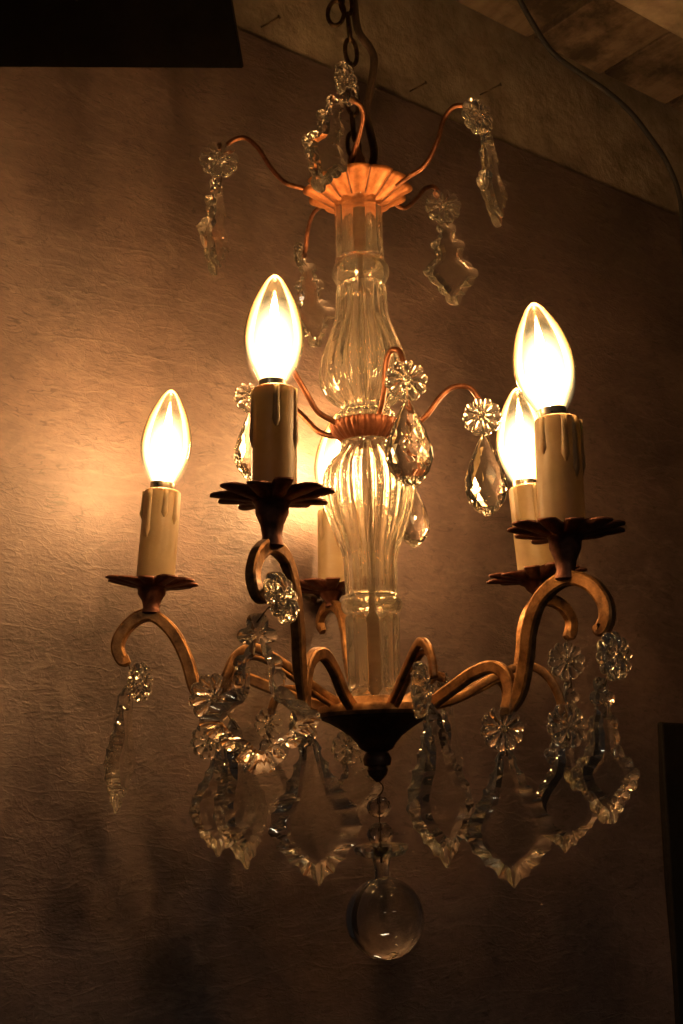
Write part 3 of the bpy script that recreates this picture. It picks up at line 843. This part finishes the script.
pendant('large teardrop crystal in front of the glass column', yy(25,82), (404,364), (406,381), 22, 6, (407,398), (410,486), 50, 5, 'tear', GM)
pendant('teardrop crystal on the middle wire beside the right bulbs', yy(75,112), (481,402), (482,417), 20, -10, (483,432), (488,516), 44, -8, 'tear', GM, turn=0.2)
pendant('teardrop crystal half hidden behind the front teardrop', yy(125,84), (411,464), (411,472), 16, 10, (412,482), (414,547), 36, 20, 'tear', GM)
pendant('rosette crystal peeking out left of the front left candle', yy(-110,114), (255,394), (249,398), 16, 20, (250,412), (252,482), 38, 30, 'tear', GM)
pendant('crystal hidden behind the front left bulb and candle', yy(-50,98), (280,352), (279,362), 16, 20, (279,376), (280,450), 38, 10, 'tear', GM)
# lower tier
pendant('leftmost crystal, turned edge on, under the leftmost arm', yy(-96,247), (128,660), (140,682), 20, 62, (126,688), (116,811), 66, 76, 'leaf', GL, seed=6)
pendant('big kite crystal hanging in front of the left arms', yy(-24,258), (265,592), (280,598), 28, 62, (257,614), (262,773), 116, 8, 'kite', GL, tilt=-15, seed=7)
pendant('rightmost crystal under the curl of the front right arm', yy(48,278), (601,628), (613,656), 25, 38, (601,678), (608,823), 92, 35, 'kite', GL, seed=8)
pendant('crystal behind the rightmost one, under the rear right curl', yy(120,262), (569,634), (566,661), 19.5, 5, (569,682), (574,790), 62, 25, 'kite', GL, seed=9)
pendant('crystal under wide rosette between the two left arms', yy(-60,160), (222,688), (213,698), 25, 22, (232,722), (247,866), 84, 58, 'leaf', GL, seed=10)
pendant('crystal below the elbow of the leftmost arm', yy(-96,169), (205,708), (206,741), 18, 38, (224,738), (218,854), 80, 50, 'leaf', GL, seed=11)
pendant('wide leaf crystal under the elbow of the front left arm', yy(-24,165), (304,706), (302,726), 22, 55, (309,736), (319,883), 90, 8, 'leaf', GL, seed=12)
pendant('crystal with rosette seen edge on, right of the dark bell', yy(12,135), (434,677), (418,690), 29, 76, (431,706), (447,864), 96, 45, 'leaf', GL, seed=13)
pendant('wide leaf crystal under the elbow of the front right arm', yy(48,165), (505,714), (502,729), 22.5, 5, (505,748), (514,885), 90, 8, 'leaf', GL, seed=14)
pendant('crystal between the two right leaf and kite crystals', yy(84,170), (563,714), (567,726), 23, 22, (566,742), (565,850), 96, 38, 'leaf', GL, seed=15)
pendant('small crystal behind the dark bell on its left side', yy(192,165), (358,698), (346,748), 17, 30, (350,732), (361,815), 56, 25, 'kite', GL, seed=16)
pendant('small rear crystal seen below the big kite crystal', yy(-132,148), (270,712), (268,724), 16, 30, (266,738), (263,818), 58, 30, 'leaf', GL, seed=17)
pendant('faint rear crystal behind the hook right of the bell', yy(156,140), (443,686), (443,684), 13, 60, (446,698), (455,788), 52, 60, 'leaf', GL, seed=18)

# central ball pendant
def crystal_ball():
    BY = 0.0
    X = lambda y: at(378 + (y-785)*0.045, y, BY)
    o0 = X(782)
    t = thing('ball_pendant', o0, 'clear glass ball hanging below the bell from faceted beads', 'crystal ball')
    up = (X(785) - X(918)).normalized()
    tube('hook', [X(780)-o0, at(383,786,BY)-o0, at(382,792,BY)-o0, X(797)-o0, X(806)-o0, X(834)-o0, X(862)-o0], 0.0004, 'wire', t, Vector(), 6, 6)
    def facet_bead(y, hw, hh):
        bm = bmesh.new(); bmesh.ops.create_icosphere(bm, subdivisions=2, radius=1.0)
        me = bpy.data.meshes.new('faceted_bead'); bm.to_mesh(me); bm.free()
        o = obj('faceted_bead', me, 'crystal', t); p = mpp(y)
        place(o, X(y) - o0, frame_from(up), (hw*p, hw*p, hh*p))
    facet_bead(807, 12.5, 11)
    facet_bead(834, 13.5, 12)
    def pl(name, rows, rib=None, seg=60, sm=True):
        b = X(918); pr = [(hw*mpp(y), (X(y) - b).dot(up)) for y, hw in rows]
        return lathe(name, pr, 'crystal', t, o0, b, up, seg, rib, sm, 50)
    pl('petal_dish', [(856,5),(857,17),(855,23),(850,26.5),(846,26.5),(844,23),(843,14),(841,5)], lambda a, r, h: r*(0.9 + 0.12*abs(math.cos(4*a))) if r > 0.006 else r, 96)
    pl('neck', [(879,7.5),(870,7),(862,8.5),(857.5,10)], None, 10, False)
    bm = bmesh.new(); bmesh.ops.create_uvsphere(bm, u_segments=64, v_segments=40, radius=39.5*mpp(918))
    me = bpy.data.meshes.new('glass_ball'); bm.to_mesh(me); bm.free(); me.shade_smooth()
    o = obj('glass_ball', me, 'ball_glass', t); o.location = at(385, 918, BY) - o0
crystal_ball()

# ------------------------------------------------------------------ chain and cord above
def link_obj(t, c, o0, Lh, Wh, yaw, lean=0.0, r=0.0016):
    pts = []
    for k in range(28):
        a = 2*PI*k/28; x = Wh*math.cos(a); z = Lh*math.sin(a)
        z += math.copysign(Lh*0.12, math.sin(a))*abs(math.sin(a))**0.3*0.6
        v = Vector((x*math.cos(yaw), x*math.sin(yaw), z)); v = Matrix.Rotation(lean, 3, 'Y') @ v
        pts.append(c - o0 + v)
    return tube('link', pts, r, 'chain', t, Vector(), 8, raw=True, closed=True)
o0 = at(352, 150, 0.0)
chain = thing('suspension_chain', o0, 'dark metal link chain holding up the chandelier', 'chain')
cp = [(342,-24), (346,2), (349,27), (351,52), (352,77), (352.5,102), (353,127), (353.5,146)]
for i, (x, y) in enumerate(cp):
    link_obj(chain, at(x, y, 0.0), o0, 13.5*mpp(y)*1.02, 6.0*mpp(y), (0.25 if i % 2 else 1.45), -0.08)
link_obj(chain, at(336, 13, -0.004), o0, 13*mpp(13), 8*mpp(13), 0.1, 0.12)
link_obj(chain, at(340, -10, -0.002), o0, 13*mpp(13), 7*mpp(13), 1.2, -0.1)
cpx = [(352,-40), (354,0), (358,30), (370,48), (374,62), (370,90), (366,112), (370,132), (374,152), (371,172)]
cpt = [at(x, y, 0.008) for x, y in cpx]
cord = tube('power_cord', [p - cpt[-1] for p in cpt], 0.0028, 'cord', None, Vector(), 10, 8); cord.location = cpt[-1]
tag(cord, 'brown power cord winding down beside the chain', 'cord')
